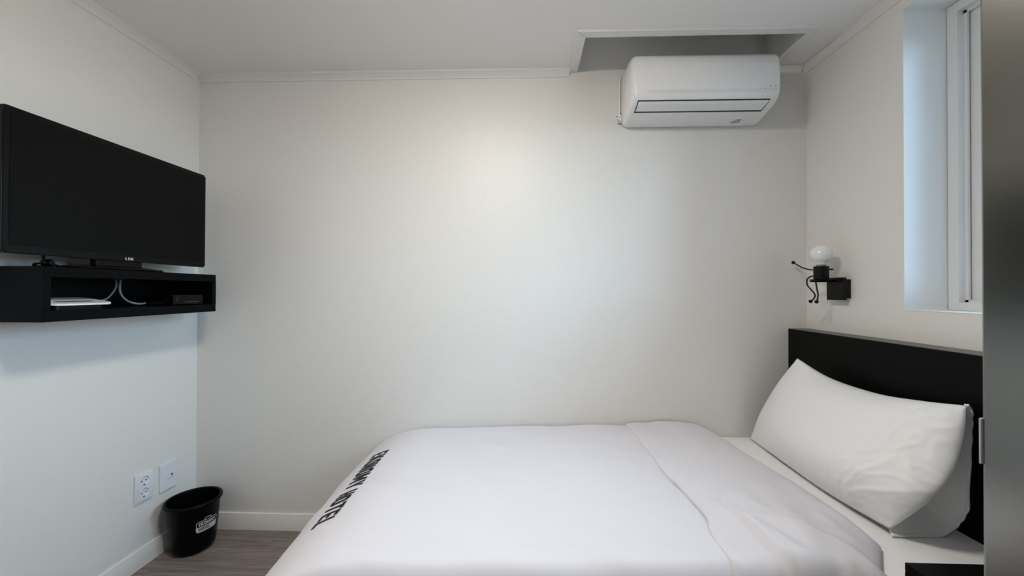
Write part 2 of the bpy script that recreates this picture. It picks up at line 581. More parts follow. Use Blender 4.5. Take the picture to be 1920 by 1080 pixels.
# window -------------------------------------------------------------
XF = W + 0.150
rv = struct(boxes('trim_6', [
    (W - 0.0015, XF, WY1 - 0.002, WY1 + 0.0, WZ0, WZ1),
    (W - 0.0015, XF, WY0, WY0 + 0.002, WZ0, WZ1),
    (W - 0.0015, XF, WY0, WY1, WZ0, WZ0 + 0.002),
    (W - 0.0015, XF, WY0, WY1, WZ1 - 0.002, WZ1)], 'reveal'),
    'smooth white lining of the window recess lit by daylight', 'window lining')
win = thing('window_1', 'white plastic sliding window set deep in the right wall', 'window', (XF, (WY0 + WY1) / 2, WZ0), kind='structure')
fw = 0.034
ya, yb, za, zb = WY0 + 0.003, WY1 - 0.003, WZ0 + 0.003, WZ1 - 0.003
boxes('frame', [
    (XF, XF + 0.09, yb - fw, yb, za, zb), (XF, XF + 0.09, ya, ya + fw, za, zb),
    (XF, XF + 0.09, ya + fw, yb - fw, za, za + fw * 0.8), (XF, XF + 0.09, ya + fw, yb - fw, zb - fw, zb)], 'pvc', win)
# inner lip of the track
boxes('track', [
    (XF + 0.022, XF + 0.030, yb - fw - 0.010, yb - fw, za + 0.028, zb - fw),
    (XF + 0.022, XF + 0.030, ya + fw, ya + fw + 0.010, za + 0.028, zb - fw),
    (XF + 0.022, XF + 0.030, ya + fw, yb - fw, za + 0.027, za + 0.036),
    (XF + 0.022, XF + 0.030, ya + fw, yb - fw, zb - fw - 0.010, zb - fw)], 'pvc', win)
ymid = (ya + yb) / 2
def sash(y0, y1, x0, name):
    s = 0.058
    z0, z1 = za + 0.030, zb - fw - 0.004
    so = boxes(name, [(x0, x0 + 0.024, y1 - s, y1, z0, z1), (x0, x0 + 0.024, y0, y0 + s, z0, z1),
                      (x0, x0 + 0.024, y0 + s, y1 - s, z0, z0 + s), (x0, x0 + 0.024, y0 + s, y1 - s, z1 - s, z1)], 'pvc', win)
    def sub(o):
        o.parent = so
        o.location = (0, 0, 0)
        return o
    sub(boxes('gasket', [(x0 - 0.0012, x0 + 0.003, y1 - 0.0005, y1 + 0.0035, z0, z1)], 'gasket'))
    sub(boxes('glass_pane', [(x0 + 0.010, x0 + 0.014, y0 + s - 0.004, y1 - s + 0.004, z0 + s - 0.004, z1 - s + 0.004)], 'glass'))
    return so
sash(ymid - 0.03, yb - fw - 0.004, XF + 0.036, 'sash')
sash(ya + fw + 0.004, ymid + 0.03, XF + 0.0625, 'sash')

# open steel door beside the camera --------------------------------------
door = thing('door_1', 'brushed stainless steel door standing open at the right edge of the picture', 'door', (2.315, -1.83, 0.0), kind='structure')
leaf = box('door_leaf', 2.2945, 2.3345, -2.325, -1.40, 0.012, 2.04, 'steel', door, bevel=0.003)
lp = box('latch_plate', 2.2917, 2.3150, -1.4010, -1.3985, 0.972, 1.034, 'chrome', door, bevel=0.0008, seg=1)
lp['label'] = 'pale metal latch plate on the door edge'
dh = tube('door_handle', [(2.335, -1.47, 1.0), (2.385, -1.47, 1.0), (2.39, -1.49, 1.0), (2.39, -1.60, 1.0)], 0.009, 'chrome', door)
# swung a little past square
_pv = Vector((2.2945, -1.40, 0))
_rm = Matrix.Translation(_pv) @ Matrix.Rotation(math.radians(6.5), 4, 'Z') @ Matrix.Translation(-_pv)
for o in (leaf, lp, dh):
    o.data.transform(_rm)
struct(boxes('trim_7', [
    (DX0, DX0 + 0.03, YF - 0.13, YF + 0.012, 0.0, 2.06), (DX1 - 0.03, DX1, YF - 0.13, YF + 0.012, 0.0, 2.06),
    (DX0 + 0.03, DX1 - 0.03, YF - 0.13, YF + 0.012, 2.045, 2.06)], 'steel'),
    'brushed steel door frame behind the viewpoint', 'door frame')

# ceiling lamp (lit, above and behind the frame) ---------------------------
LX, LY = 1.46, -1.17
lamp = thing('ceiling_lamp', 'round white flush ceiling lamp, lit, in the middle of the ceiling', 'ceiling lamp', (LX, LY, H))
lathe('lamp_base', (LX, LY, H), [(0.0, 0.0), (0.170, 0.0), (0.174, -0.004), (0.174, -0.022), (0.168, -0.026), (0.0, -0.026)], 'lampbase', lamp)
prof = [(0.160 * math.cos(a * PI / 2 / 8), -0.026 - 0.050 * math.sin(a * PI / 2 / 8)) for a in range(9)]
lathe('lamp_diffuser', (LX, LY, H), prof[:-1] + [(0.0, -0.076)], 'diffuser', lamp, angle=80)

# ================================================================== BED
bed = thing('bed', 'single bed with black headboard and white fitted sheet against the back wall', 'bed', (1.95, -0.49, 0.0))
HX = 2.945
BY = -0.985            # near side of the mattress
box('headboard', HX, W - 0.002, -1.09, -0.003, 0.0, 1.0275, 'black_board', bed, bevel=0.0015, seg=1)
hc = box('headboard_top_strip', HX + 0.002, W - 0.002, -1.089, -0.004, 1.0276, 1.0290, 'cap', bed)  # thin strip over the headboard top, paler grey than its front
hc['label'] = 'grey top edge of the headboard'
box('base_frame', 1.09, HX - 0.002, BY + 0.02, -0.012, 0.07, 0.27, 'black_board', bed, bevel=0.003)
for lx in (1.14, 2.86):
    for ly in (BY + 0.07, -0.07):
        lathe('leg', (lx, ly, 0.0), [(0.0, 0.0), (0.022, 0.0), (0.026, 0.01), (0.028, 0.07), (0.0, 0.07)], 'black_matte', bed, seg=20)
def mattress():
    x0, x1, z0, z1, r, R = 1.08, HX - 0.003, 0.27, 0.506, 0.03, 0.13
    sec = [(x1, z0), (x1, z1)]
    sec += [(x0 + R - R * math.sin(k * PI / 16), z1 - R + R * math.cos(k * PI / 16)) for k in range(9)]
    sec += [(x0, z0)]
    return prism('mattress', sec, 'y', BY, -0.006, 'sheet', bed, bevel=0.022, angle=60)
mattress()

# duvet -----------------------------------------------------------------
def top_z(x, y):
    z = 0.538 + 0.024 * sstep(1.25, 2.1, x)
    z += 0.010 * math.sin(PI * min(1, max(0, -y / 0.95)))
    # quilt relief and creases
    z += 0.0050 * ns(x * 2.6 + 3, y * 2.2, 1.7)
    z += 0.0042 * ns(x * 4.0, y * 10.0 + x * 3, 4.1)
    z += 0.0022 * ns(x * 9.0, y * 24.0 + x * 9, 8.3)
    z -= 0.014 * sstep(-0.05, 0.0, y)
    return z
FA, FB = 0.36, 0.23
def foot(s, y):
    """s = distance measured from x=1.16 towards the foot; returns x, drop"""
    cx = 1.245 + 0.030 * sstep(-0.30, -0.85, y) + 0.010 * ns(y * 3.1, 2.2)
    L = 0.474
    if s <= 0:
        return cx - s, 0.0
    if s < L:
        a = s / L * PI / 2
        return cx - FA * math.sin(a), FB * (1 - math.cos(a))
    return cx - FA - 0.006 * ns(y * 7, s * 3), FB + (s - L)
NA, NB = 0.050, 0.08
def near(t):
    """t = distance from the back wall side; returns y, drop"""
    y1 = -0.985
    if t <= 0.985 - 0.008:
        return -0.008 - t, 0.0
    s = t - (0.985 - 0.008)
    L = 0.105
    if s < L:
        a = s / L * PI / 2
        return y1 - NA * math.sin(a), NB * (1 - math.cos(a))
    return y1 - NA, NB + (s - L)
def duvet_pt(s, t):
    """s from -1.25 (head) to 0.60 (foot hem), t from 0 to 1.3"""
    y, dn = near(t)
    x, df = foot(s, y)
    z = top_z(x, y) - math.sqrt(df * df + dn * dn)
    if df > FB * 0.8 or dn > NB * 0.8:           # hanging folds
        kf = sstep(FB * 0.8, FB * 1.5, df)
        kn = sstep(NB * 0.8, NB * 2.0, dn)
        x -= kf * 0.004 * math.sin(y * 13 + 1.0)
        y -= kn * 0.005 * math.sin(x * 17)
    z -= 0.024 * sstep(2.155, 2.25, x)
    return Vector((x, y, max(z, 0.10)))
duvet = thing('duvet', 'thick white cotton duvet spread over the bed, printed near its foot', 'duvet', (1.7, -0.49, 0.5))
S0, S1, T1 = -1.16, 0.66, 1.26
cover = grid_mesh('duvet_cover', lambda a, b: duvet_pt(S0 + (S1 - S0) * a, T1 * b), 200, 150, 'duvet', duvet)
sm = cover.modifiers.new('thickness', 'SOLIDIFY'); sm.thickness = 0.014; sm.offset = 1

# folded-back upper edge
def xr(y):
    pts = [(0.0, 2.585), (-0.28, 2.60), (-0.54, 2.635), (-0.745, 2.645), (-0.86, 2.63), (-0.96, 2.545), (-2, 2.48)]
    for (a, va), (b, vb) in zip(pts, pts[1:]):
        if b <= y <= a:
            k = (a - y) / (a - b)
            return va + (vb - va) * k
    return 2.48
FOLD = catmull([(2.235, -0.012, 0), (2.185, -0.006, 0), (2.162, 0.000, 0), (2.158, 0.007, 0), (2.166, 0.014, 0), (2.21, 0.020, 0), (2.30, 0.026, 0),
                (2.38, 0.029, 0), (2.46, 0.022, 0), (2.53, 0.008, 0), (2.58, -0.016, 0), (2.603, -0.036, 0), (2.600, -0.052, 0), (2.57, -0.058, 0)], 10)
def fold_pt(a, b):
    f = a * (len(FOLD) - 1)
    i = min(int(f), len(FOLD) - 2)
    p = FOLD[i].lerp(FOLD[i + 1], f - i)
    t = T1 * 0.93 * b
    y, dn = near(t)
    k = (p.x - 2.158) / (2.603 - 2.158)
    lip = 0.004 * ns(y * 4.0, 7.7) + 0.004 * ns(y * 15, 3.3) + 0.024 * sstep(-0.55, -0.80, y) - 0.02 * sstep(-0.82, -0.90, y)
    x = 2.160 + lip * (1 - k) + k * (xr(y) - 2.160 - 0.0)
    z0 = 0.556 + 0.010 * math.sin(PI * min(1, max(0, -y / 0.95))) * (1 - k)
    z = z0 + p.y - dn
    m = sstep(0.0, 0.08, k) * (1 - sstep(0.85, 1.0, k))
    z += m * (0.007 * ns(x * 4 + 5, y * 3.2, 0.3) + 0.0045 * ns(x * 14 - y * 7, y * 4 + x * 3, 5.0))
    # crumpled near corner: a few diagonal creases
    c = sstep(-0.62, -0.85, y) * m
    z += c * 0.008 * math.sin((x - 2.2) * 30 + (y + 0.9) * 24 + 3 * ns(x * 6, y * 6))
    z += c * 0.006 * ns(x * 22, y * 16, 2.0)
    xc = 2.262 + 0.10 * (y + 0.80) ** 2 * 10 * 0.3
    z -= sstep(-0.72, -0.80, y) * m * 0.010 * math.exp(-((x - xc) / 0.009) ** 2)
    z += sstep(-0.72, -0.80, y) * m * 0.007 * math.exp(-((x - xc - 0.022) / 0.014) ** 2)
    yc = -0.80 - (x - 2.27) * 0.35
    z -= m * 0.008 * sstep(2.27, 2.30, x) * (1 - sstep(2.42, 2.56, x)) * math.exp(-((y - yc) / 0.010) ** 2)
    z -= 0.010 * sstep(-0.05, 0.0, y)
    if dn > NB * 0.8:
        y -= 0.004 * math.sin(x * 30)
    z = max(z, 0.508) if dn < 0.03 else z
    return Vector((x, y, z))
fe = grid_mesh('folded_edge', fold_pt, 150, 150, 'duvet', duvet)
# stitched seam just inside the fold's lip
seam = []
for i in range(61):
    b = i / 60 * 0.86
    p = fold_pt(0.385, b)
    seam.append(p + Vector((0, 0, 0.0004)))

# printed lettering along the foot
txt, tw = word_polys('EKONOMY HOTEL', gap=0.12, space=0.44)
LH, TL = 0.066, 0.50
T0 = 0.285
SC0 = 0.195            # s at the baseline
def duvet_txt(a, b, lift=0.0016):
    t = T0 + a / tw * TL
    s = SC0 + 0.026 * a / tw - b * LH
    p = duvet_pt(s, t)
    d1 = duvet_pt(s + 0.004, t) - p
    d2 = duvet_pt(s, t + 0.004) - p
    n = d1.cross(d2).normalized()
    if n.z < 0: n = -n
    return p + n * lift
bm = bmesh.new()
for letter in txt:
    for quad in letter:
        add_mapped(bm, quad, duvet_txt, 5)
le = from_bm('printed_lettering', bm, 'print_black', duvet)
le['label'] = 'black printed words EKONOMY HOTEL'

# pillow ------------------------------------------------------------------
pil = thing('pillow', 'plump white pillow in a white pillowcase leaning on the black headboard', 'pillow', (2.74, -0.45, 0.51))
P00, P01 = Vector((2.735, -0.055, 0.512)), Vector((2.862, -0.190, 0.915))     # far bottom / far top
P10, P11 = Vector((2.712, -0.795, 0.530)), Vector((2.870, -0.845, 0.898))     # near bottom / near top
def curve(pts):
    c = catmull(pts, 12)
    def f(t):
        k = t * (len(c) - 1)
        i = min(int(k), len(c) - 2)
        return c[i].lerp(c[i + 1], k - i)
    return f
e_bot = curve([P00, (2.722, -0.30, 0.514), (2.712, -0.55, 0.515), P10])
e_top = curve([P01, (2.872, -0.36, 0.868), (2.878, -0.56, 0.858), (2.876, -0.72, 0.876), P11])
e_far = curve([P00, (2.768, -0.085, 0.65), (2.815, -0.130, 0.79), P01])
e_near = curve([P10, (2.735, -0.882, 0.655), (2.782, -0.893, 0.735), (2.832, -0.874, 0.822), P11])
def coons(s, t):
    a = e_bot(s) * (1 - t) + e_top(s) * t
    b = e_far(t) * (1 - s) + e_near(t) * s
    c = (P00 * (1 - s) + P10 * s) * (1 - t) + (P01 * (1 - s) + P11 * s) * t
    return a + b - c
pn = Vector((-0.93, -0.10, 0.36)).normalized()
def pillow_pt(s, t, side):
    p = coons(s, t)
    ss, tt = abs(2 * s - 1), abs(2 * t - 1)
    h = (max(0, 1 - ss ** (2.0 if s < 0.5 else 3.2)) ** (0.8 if s < 0.5 else 0.62)) * (max(0, 1 - tt ** 2.6) ** 0.62)
    th = 0.088 if side > 0 else -0.050
    d = h * th
    if side > 0:
        edge = min(1, h * 4)
        wr = sstep(0.60, 0.90, s)
        d += edge * 0.0030 * ns(s * 5, t * 5, 2.2)
        wx = 0.5 * ns(s * 3, t * 3, 6.1)
        r1 = 1 - abs(ns(s * 10 - t * 2.5 + wx * 2, t * 4.5 + s * 3.5 + wx, 4.4)) * 2.6
        r2_ = 1 - abs(ns(s * 17 + t * 7 + wx * 2, t * 9 - s * 5, 9.4)) * 2.6
        d += edge * wr * 0.0060 * max(0, r1) ** 3
        d += edge * wr * 0.0045 * max(0, r2_) ** 3
        d += edge * wr * 0.004 * ns(s * 6, t * 5, 3.4)
        d += edge * 0.002 * (1 - sstep(0.1, 0.35, 1 - t)) * ns(s * 14, t * 6, 1.1)
    q_ = p + pn * d
    q_.z = max(q_.z, 0.5095)
    q_.x = min(q_.x, HX - 0.004)
    return q_
def pillow_body():
    nu, nv = 110, 70
    vs_, fs = [], []
    def idx(i, j, k):
        return (k * (nu + 1) + i) * (nv + 1) + j
    for k, side in ((0, 1), (1, -1)):
        for i in range(nu + 1):
            for j in range(nv + 1):
                vs_.append(tuple(pillow_pt(i / nu, j / nv, side)))
        for i in range(nu):
            for j in range(nv):
                f = (idx(i, j, k), idx(i + 1, j, k), idx(i + 1, j + 1, k), idx(i, j + 1, k))
                fs.append(f if k == 0 else f[::-1])
    me = bpy.data.meshes.new('cushion')
    me.from_pydata(vs_, [], fs)
    b = bmesh.new(); b.from_mesh(me)
    bmesh.ops.remove_doubles(b, verts=b.verts, dist=1e-5)
    bpy.data.meshes.remove(me)
    return from_bm('cushion', b, 'pillow', pil, smooth=True)
pillow_body()
# open end of the pillowcase: back panel hanging past the cushion
lip = curve([(2.716, -0.797, 0.514), (2.80, -0.790, 0.509), (2.868, -0.785, 0.5105), (2.905, -0.790, 0.545), (2.912, -0.808, 0.60), (2.906, -0.815, 0.66),
             (2.904, -0.822, 0.76), (2.897, -0.832, 0.85), (2.886, -0.842, 0.883), (2.872, -0.846, 0.899)])
def lip_w(t):
    p = lip(t).copy()
    w = 0.0016 * math.sin(t * 62 + 3 * math.sin(t * 17)) * sstep(0.05, 0.2, t) * (1 - sstep(0.92, 1, t))
    p.y += w
    p.x = min(p.x + 0.3 * w, HX - 0.008)
    return p
def flap_pt(a, b):
    F = e_near(a) + Vector((0.012, 0.012, 0))
    B = lip_w(a)
    p = F.lerp(B, b)
    sag = math.sin(PI * b ** 0.8)
    span = (B - F).length
    p.y += sag * span * 0.42
    p.x += sag * span * 0.10
    p += Vector((0, 0, 0.003)) * ns(a * 9, b * 6, 3)
    p.z = max(p.z, 0.509)
    p.x = min(p.x, HX - 0.006)
    return p
fo = grid_mesh('pillowcase_flap', flap_pt, 80, 24, 'pillow', pil)
sm = fo.modifiers.new('thickness', 'SOLIDIFY'); sm.thickness = 0.0018; sm.offset = 0
bm = bmesh.new()
add_tube(bm, [lip_w(i / 90) + Vector((0, 0, 0.001)) for i in range(91)], 0.0036, 8)
from_bm('hem', bm, 'pillow', pil, smooth=True)

# ================================================================== AIR CONDITIONER
AX0, AX1 = 2.142, 2.792
ac = thing('air_conditioner', 'white wall-mounted split air conditioner below the ceiling recess', 'air conditioner', ((AX0 + AX1) / 2, 0, 2.005))
acp = [(-0.002, 2.268), (-0.140, 2.268), (-0.172, 2.264), (-0.194, 2.252), (-0.206, 2.234), (-0.211, 2.20), (-0.2125, 2.14), (-0.211, 2.095), (-0.207, 2.073),
       (-0.197, 2.056), (-0.180, 2.045), (-0.150, 2.034), (-0.110, 2.0235), (-0.065, 2.014), (-0.030, 2.0085), (-0.012, 2.010), (-0.002, 2.016)]
def ac_body():
    bm = bmesh.new()
    # sections along x: the ends shrink a little for rounded cheeks
    secs = [(AX0, 0.030), (AX0 + 0.003, 0.016), (AX0 + 0.010, 0.006), (AX0 + 0.022, 0.0), (AX1 - 0.022, 0.0), (AX1 - 0.010, 0.006), (AX1 - 0.003, 0.016), (AX1, 0.030)]
    cy, cz = -0.0, 2.14
    rings = []
    for x, sh in secs:
        ring_ = []
        for yy, zz in acp:
            dy, dz = yy - cy, zz - cz
            L = max(1e-6, math.hypot(dy, dz))
            k = 1 - sh / max(L, 0.08)
            y2 = cy + dy * k if yy < -0.003 else yy
            ring_.append(bm.verts.new((x, y2, cz + dz * (1 - sh / 0.16))))
        rings.append(ring_)
    n = len(acp)
    for i in range(len(rings) - 1):
        for k in range(n):
            bm.faces.new((rings[i][k], rings[i][(k + 1) % n], rings[i + 1][(k + 1) % n], rings[i + 1][k]))
    bm.faces.new(rings[0]); bm.faces.new(rings[-1][::-1])
    return from_bm('casing', bm, 'ac', ac, angle=50)
ac_body()
# surface walker on the front profile: arc length from the top of the front
acc = [Vector((0, p[0], p[1])) for p in acp]
arc = [0.0]
for a, b in zip(acc, acc[1:]):
    arc.append(arc[-1] + (b - a).length)
def ac_surf(d):
    for i in range(len(arc) - 1):
        if arc[i] <= d <= arc[i + 1]:
            k = (d - arc[i]) / (arc[i + 1] - arc[i])
            p = acc[i].lerp(acc[i + 1], k)
            t = (acc[i + 1] - acc[i]).normalized()
            n = Vector((0, -t.z, t.y))
            n = Vector((0, t.z, -t.y)) if n.y > 0 and n.z > 0 else n
            return p, n
    return acc[-1], Vector((0, 0, -1))
def ac_pt(x, d, lift):
    p, _ = ac_surf(d)
    a, _ = ac_surf(max(0, d - 0.006)); b, _ = ac_surf(min(arc[-1], d + 0.006))
    t = (b - a).normalized()
    n = Vector((0, t.z, -t.y))
    if n.y > 0 and abs(n.y) > abs(n.z): n = -n
    if n.z > 0 and abs(n.z) > abs(n.y) and d > arc[8]: n = -n
    return Vector((x, p.y + n.y * lift, p.z + n.z * lift))
D9 = arc[9]       # lower lip of the front
def ac_sheet(name, quads, m, lift, parent=ac, n=8):
    bm = bmesh.new()
    for qd in quads:
        add_mapped(bm, qd, lambda a, b: ac_pt(a, b, lift), n)
    return from_bm(name, bm, m, parent)
LT, LB = arc[9] + 0.002, arc[11] + 0.022        # louver upper and lower edge
lx0, lx1 = AX0 + 0.028, AX1 - 0.044
slot = ac_sheet('air_outlet', [[(lx0, LT), (lx1, LT), (lx1 - 0.004, LB), (lx0, LB)]], 'gasket', 0.0006)
lv = []
lou = ac_sheet('louver', [[(lx0 + 0.004, LT + 0.0055), (lx1 - 0.004, LT + 0.0055), (lx1 - 0.010, LB - 0.011), (lx0 + 0.004, LB - 0.011)]], 'ac', 0.0022)
# fine lines above the louver
for k, dd in enumerate((arc[7] + 0.004, arc[7] + 0.009, arc[7] + 0.014)):
    ac_sheet('groove', [[(AX0 + 0.06 + 0.01 * k, dd), (AX1 - 0.025, dd), (AX1 - 0.025, dd + 0.0012), (AX0 + 0.06 + 0.01 * k, dd + 0.0012)]], 'groove', 0.0005)
for k in range(4):
    x0 = AX1 - 0.098 + 0.0215 * k
    ac_sheet('indicator', [[(x0, arc[7] + 0.001), (x0 + 0.003, arc[7] + 0.001), (x0 + 0.003, arc[7] + 0.004), (x0, arc[7] + 0.004)]], 'grey', 0.0008, n=1)
    if k >= 2:
        ac_sheet('indicator', [[(x0 - 0.002, arc[7] - 0.009), (x0 + 0.006, arc[7] - 0.009), (x0 + 0.006, arc[7] - 0.006), (x0 - 0.002, arc[7] - 0.006)]], 'grey', 0.0008, n=1)
# emblem near the bottom right: sweeping strokes
bm = bmesh.new()
ex, ed = 2.672, arc[13] + 0.010
def stroke2d(pts, w, fn, bm):
    c = catmull([(a, b, 0) for a, b in pts], 6)
    n = len(c)
    for i in range(n - 1):
        a, b = c[i], c[i + 1]
        t = (b - a).normalized()
        nn = Vector((-t.y, t.x, 0))
        k0 = w * (0.35 + 0.65 * math.sin(PI * i / (n - 1))); k1 = w * (0.35 + 0.65 * math.sin(PI * (i + 1) / (n - 1)))
        add_mapped(bm, [tuple((a - nn * k0 / 2)[:2]), tuple((b - nn * k1 / 2)[:2]), tuple((b + nn * k1 / 2)[:2]), tuple((a + nn * k0 / 2)[:2])], fn, 1)
def em(a, b):
    return ac_pt(ex + a, ed - b * 1.0, 0.0008)
stroke2d([(-0.020, 0.012), (-0.008, 0.017), (0.010, 0.018), (0.026, 0.013)], 0.0040, em, bm)
stroke2d([(-0.030, -0.004), (-0.012, 0.004), (0.004, 0.015)], 0.0035, em, bm)
stroke2d([(0.006, 0.016), (0.010, 0.006), (0.014, -0.004)], 0.0060, em, bm)
stroke2d([(-0.024, -0.004), (-0.006, -0.001), (0.018, -0.002)], 0.0040, em, bm)
stroke2d([(-0.020, -0.013), (-0.012, -0.012), (-0.006, -0.008)], 0.0030, em, bm)
from_bm('emblem', bm, 'grey', ac)
# wiring down the left cheek, ending in a small connector
tube('wire', [(AX0 - 0.003, -0.010, 2.262), (AX0 - 0.009, -0.012, 2.22), (AX0 - 0.010, -0.012, 2.14), (AX0 - 0.008, -0.012, 2.075)], 0.0028, 'ac', ac, seg=8)
cn = lathe('connector', (AX0 - 0.012, -0.018, 2.030), [(0.0, 0.0), (0.010, 0.002), (0.014, 0.012), (0.013, 0.030), (0.006, 0.044), (0.0, 0.045)], 'ac', ac, seg=16)
for dx, dz in ((-0.010, 0.010), (-0.002, 0.022), (-0.014, 0.026), (0.002, 0.040), (-0.004, 0.004)):
    o = ball('wire_end', (AX0 - 0.012 + dx, -0.030, 2.030 + dz), 0.0026, 'gasket', ac, seg=8)

# ================================================================== TELEVISION
tv = thing('television', 'black flat-screen television on a stand on the floating shelf', 'television', (0.14, -0.505, 1.279))
TY0, TY1, TZ0, TZ1, TXF = -0.870, -0.141, 1.313, 1.748, 0.156
bz = 0.016
def frame_ring():
    bm = bmesh.new()
    add_box(bm, TXF - 0.030, TXF, TY0, TY1, TZ0, TZ1)
    bmesh.ops.bevel(bm, geom=[e for e in bm.edges if abs(e.verts[0].co.x - e.verts[1].co.x) > 0.01], offset=0.006, segments=4, affect='EDGES')
    bmesh.ops.bevel(bm, geom=[e for e in bm.edges if e.verts[0].co.x > TXF - 1e-5 and e.verts[1].co.x > TXF - 1e-5], offset=0.0025, segments=3, affect='EDGES')
    return weighted(from_bm('bezel', bm, 'black_gloss', tv, angle=60))
frame_ring()
box('screen', TXF, TXF + 0.0008, TY0 + bz, TY1 - bz, TZ0 + 0.024, TZ1 - bz, 'screen', tv)
box('rear_housing', 0.085, TXF - 0.030, TY0 + 0.10, TY1 - 0.10, TZ0 + 0.04, TZ1 - 0.08, 'black_matte', tv, bevel=0.012)
box('stand_neck', 0.112, 0.138, -0.600, -0.430, 1.288, 1.36, 'black_gloss', tv, bevel=0.004)
lathe('stand_base', (0.120, -0.515, 1.279), [(0.0, 0.0), (0.086, 0.0), (0.090, 0.003), (0.088, 0.008), (0.060, 0.014), (0.0, 0.016)], 'black_gloss', tv, sx=0.80, sy=2.05, seg=64)
bm = bmesh.new()
wp, ww = word_polys('LDK', gap=0.14)
def tvl(a, b):
    return Vector((TXF + 0.0014, -0.516 + a * 0.0155, 1.3195 + b * 0.0095))
for l in wp:
    for qd in l:
        add_mapped(bm, qd, tvl, 1)
lg = from_bm('brand_lettering', bm, 'logo_grey', tv)
lg['label'] = 'silver letters LDK'

# floating shelf -----------------------------------------------------------
sh = thing('floating_shelf', 'black box shelf with an open front, mounted below the television', 'shelf', (0.10, -0.467, 1.105))
SY0, SY1, SZ0, SZ1, SXF = -0.805, -0.130, 1.105, 1.278, 0.200
box('top_panel', 0.001, SXF, SY0, SY1, SZ1 - 0.032, SZ1, 'black_lam', sh, bevel=0.001, seg=1)
box('bottom_panel', 0.001, SXF, SY0, SY1, SZ0, SZ0 + 0.034, 'black_lam', sh, bevel=0.001, seg=1)
box('side_panel', 0.001, SXF, SY0, SY0 + 0.021, SZ0 + 0.034, SZ1 - 0.032, 'black_lam', sh)
box('side_panel', 0.001, SXF, SY1 - 0.021, SY1, SZ0 + 0.034, SZ1 - 0.032, 'black_lam', sh)
box('back_panel', 0.001, 0.010, SY0 + 0.021, SY1 - 0.021, SZ0 + 0.034, SZ1 - 0.032, 'black_lam', sh)
NZ = SZ0 + 0.034     # niche floor

# router in the niche: dark wedge base, tilted white lid with a dark slot
ro = thing('wifi_router', 'flat white router with a dark slot inside the black shelf', 'router', (0.13, -0.675, NZ))
def tilt(x):
    return NZ + 0.016 + (0.185 - x) * 0.15
def rounded(y0, y1, x0, x1, r, n=6):
    out = []
    for cx, cy, a0 in ((x1 - r, y1 - r, 0), (x0 + r, y1 - r, 90), (x0 + r, y0 + r, 180), (x1 - r, y0 + r, 270)):
        for k in range(n + 1):
            a = math.radians(a0 + 90 * k / n)
            out.append((cx + r * math.cos(a), cy + r * math.sin(a)))
    return out
def slab(name, pts, zf0, zf1, m, parent):
    bm = bmesh.new()
    A = [bm.verts.new((x, y, zf0(x))) for x, y in pts]
    B = [bm.verts.new((x, y, zf1(x))) for x, y in pts]
    bm.faces.new(A[::-1]); bm.faces.new(B)
    n = len(pts)
    for i in range(n):
        bm.faces.new((A[i], A[(i + 1) % n], B[(i + 1) % n], B[i]))
    return from_bm(name, bm, m, parent, angle=40)
slab('router_base', rounded(-0.755, -0.60, 0.075, 0.172, 0.02), lambda x: NZ, lambda x: tilt(x) - 0.001, 'black_matte', ro)
slab('lid', rounded(-0.775, -0.580, 0.068, 0.190, 0.030), lambda x: tilt(x), lambda x: tilt(x) + 0.006, 'white_plastic', ro)
slab('slot', rounded(-0.735, -0.625, 0.146, 0.158, 0.005, 3), lambda x: tilt(x) + 0.0058, lambda x: tilt(x) + 0.0066, 'gasket', ro)
# set-top box
st = thing('set_top_box', 'small glossy black set-top box at the far end of the shelf', 'set-top box', (0.14, -0.26, NZ))
prism('case', [(0.060, -0.345), (0.188, -0.345), (0.186, -0.190), (0.172, -0.176), (0.060, -0.176)], 'z', NZ + 0.004, NZ + 0.046, 'black_gloss', st, bevel=0.002)
for fy in (-0.33, -0.20):
    for fx in (0.075, 0.165):
        lathe('foot', (fx, fy, NZ), [(0.0, 0.0), (0.006, 0.0), (0.006, 0.0045), (0.0, 0.0045)], 'black_matte', st, seg=12)
for k in range(3):
    box('status_mark', 0.1876, 0.1884, -0.3275, -0.3255, NZ + 0.020 + 0.006 * k, NZ + 0.022 + 0.006 * k, 'grey', st)
box('front_strip', 0.1864, 0.1876, -0.285, -0.215, NZ + 0.0145, NZ + 0.0155, 'grey', st)
# cables hanging from the shelf's cable hole
c1 = tag(tube('data_cable', [(0.050, -0.452, SZ1 - 0.031), (0.056, -0.455, 1.235), (0.062, -0.462, 1.215), (0.068, -0.482, 1.190), (0.070, -0.506, 1.170), (0.0715, -0.545, 1.163), (0.075, -0.572, 1.168)], 0.0030, 'cable'),
         'thin grey cable running down to the white router', 'cable')
c2 = tag(tube('antenna_cable', [(0.058, -0.440, SZ1 - 0.031), (0.062, -0.446, 1.230), (0.066, -0.450, 1.205), (0.072, -0.446, 1.180), (0.080, -0.430, 1.160), (0.086, -0.405, 1.150), (0.080, -0.375, 1.148), (0.070, -0.349, 1.150)], 0.0040, 'cable'),
         'thicker grey cable curling towards the black set-top box', 'cable')
# dark plug and cord under the television's near end
lathe('plug', (0.135, -0.742, SZ1 + 0.0135), [(0.0, -0.016), (0.009, -0.015), (0.0125, -0.010), (0.0125, 0.010), (0.008, 0.016), (0.0, 0.017)], 'black_gloss', tv, axis='X', seg=20)
tube('power_cord', [(0.120, -0.742, SZ1 + 0.014), (0.085, -0.738, SZ1 + 0.010), (0.06, -0.71, SZ1 + 0.005), (0.075, -0.66, SZ1 + 0.004), (0.10, -0.69, SZ1 + 0.009), (0.08, -0.71, SZ1 + 0.03), (0.09, -0.70, SZ1 + 0.06)], 0.0038, 'black_matte', tv)

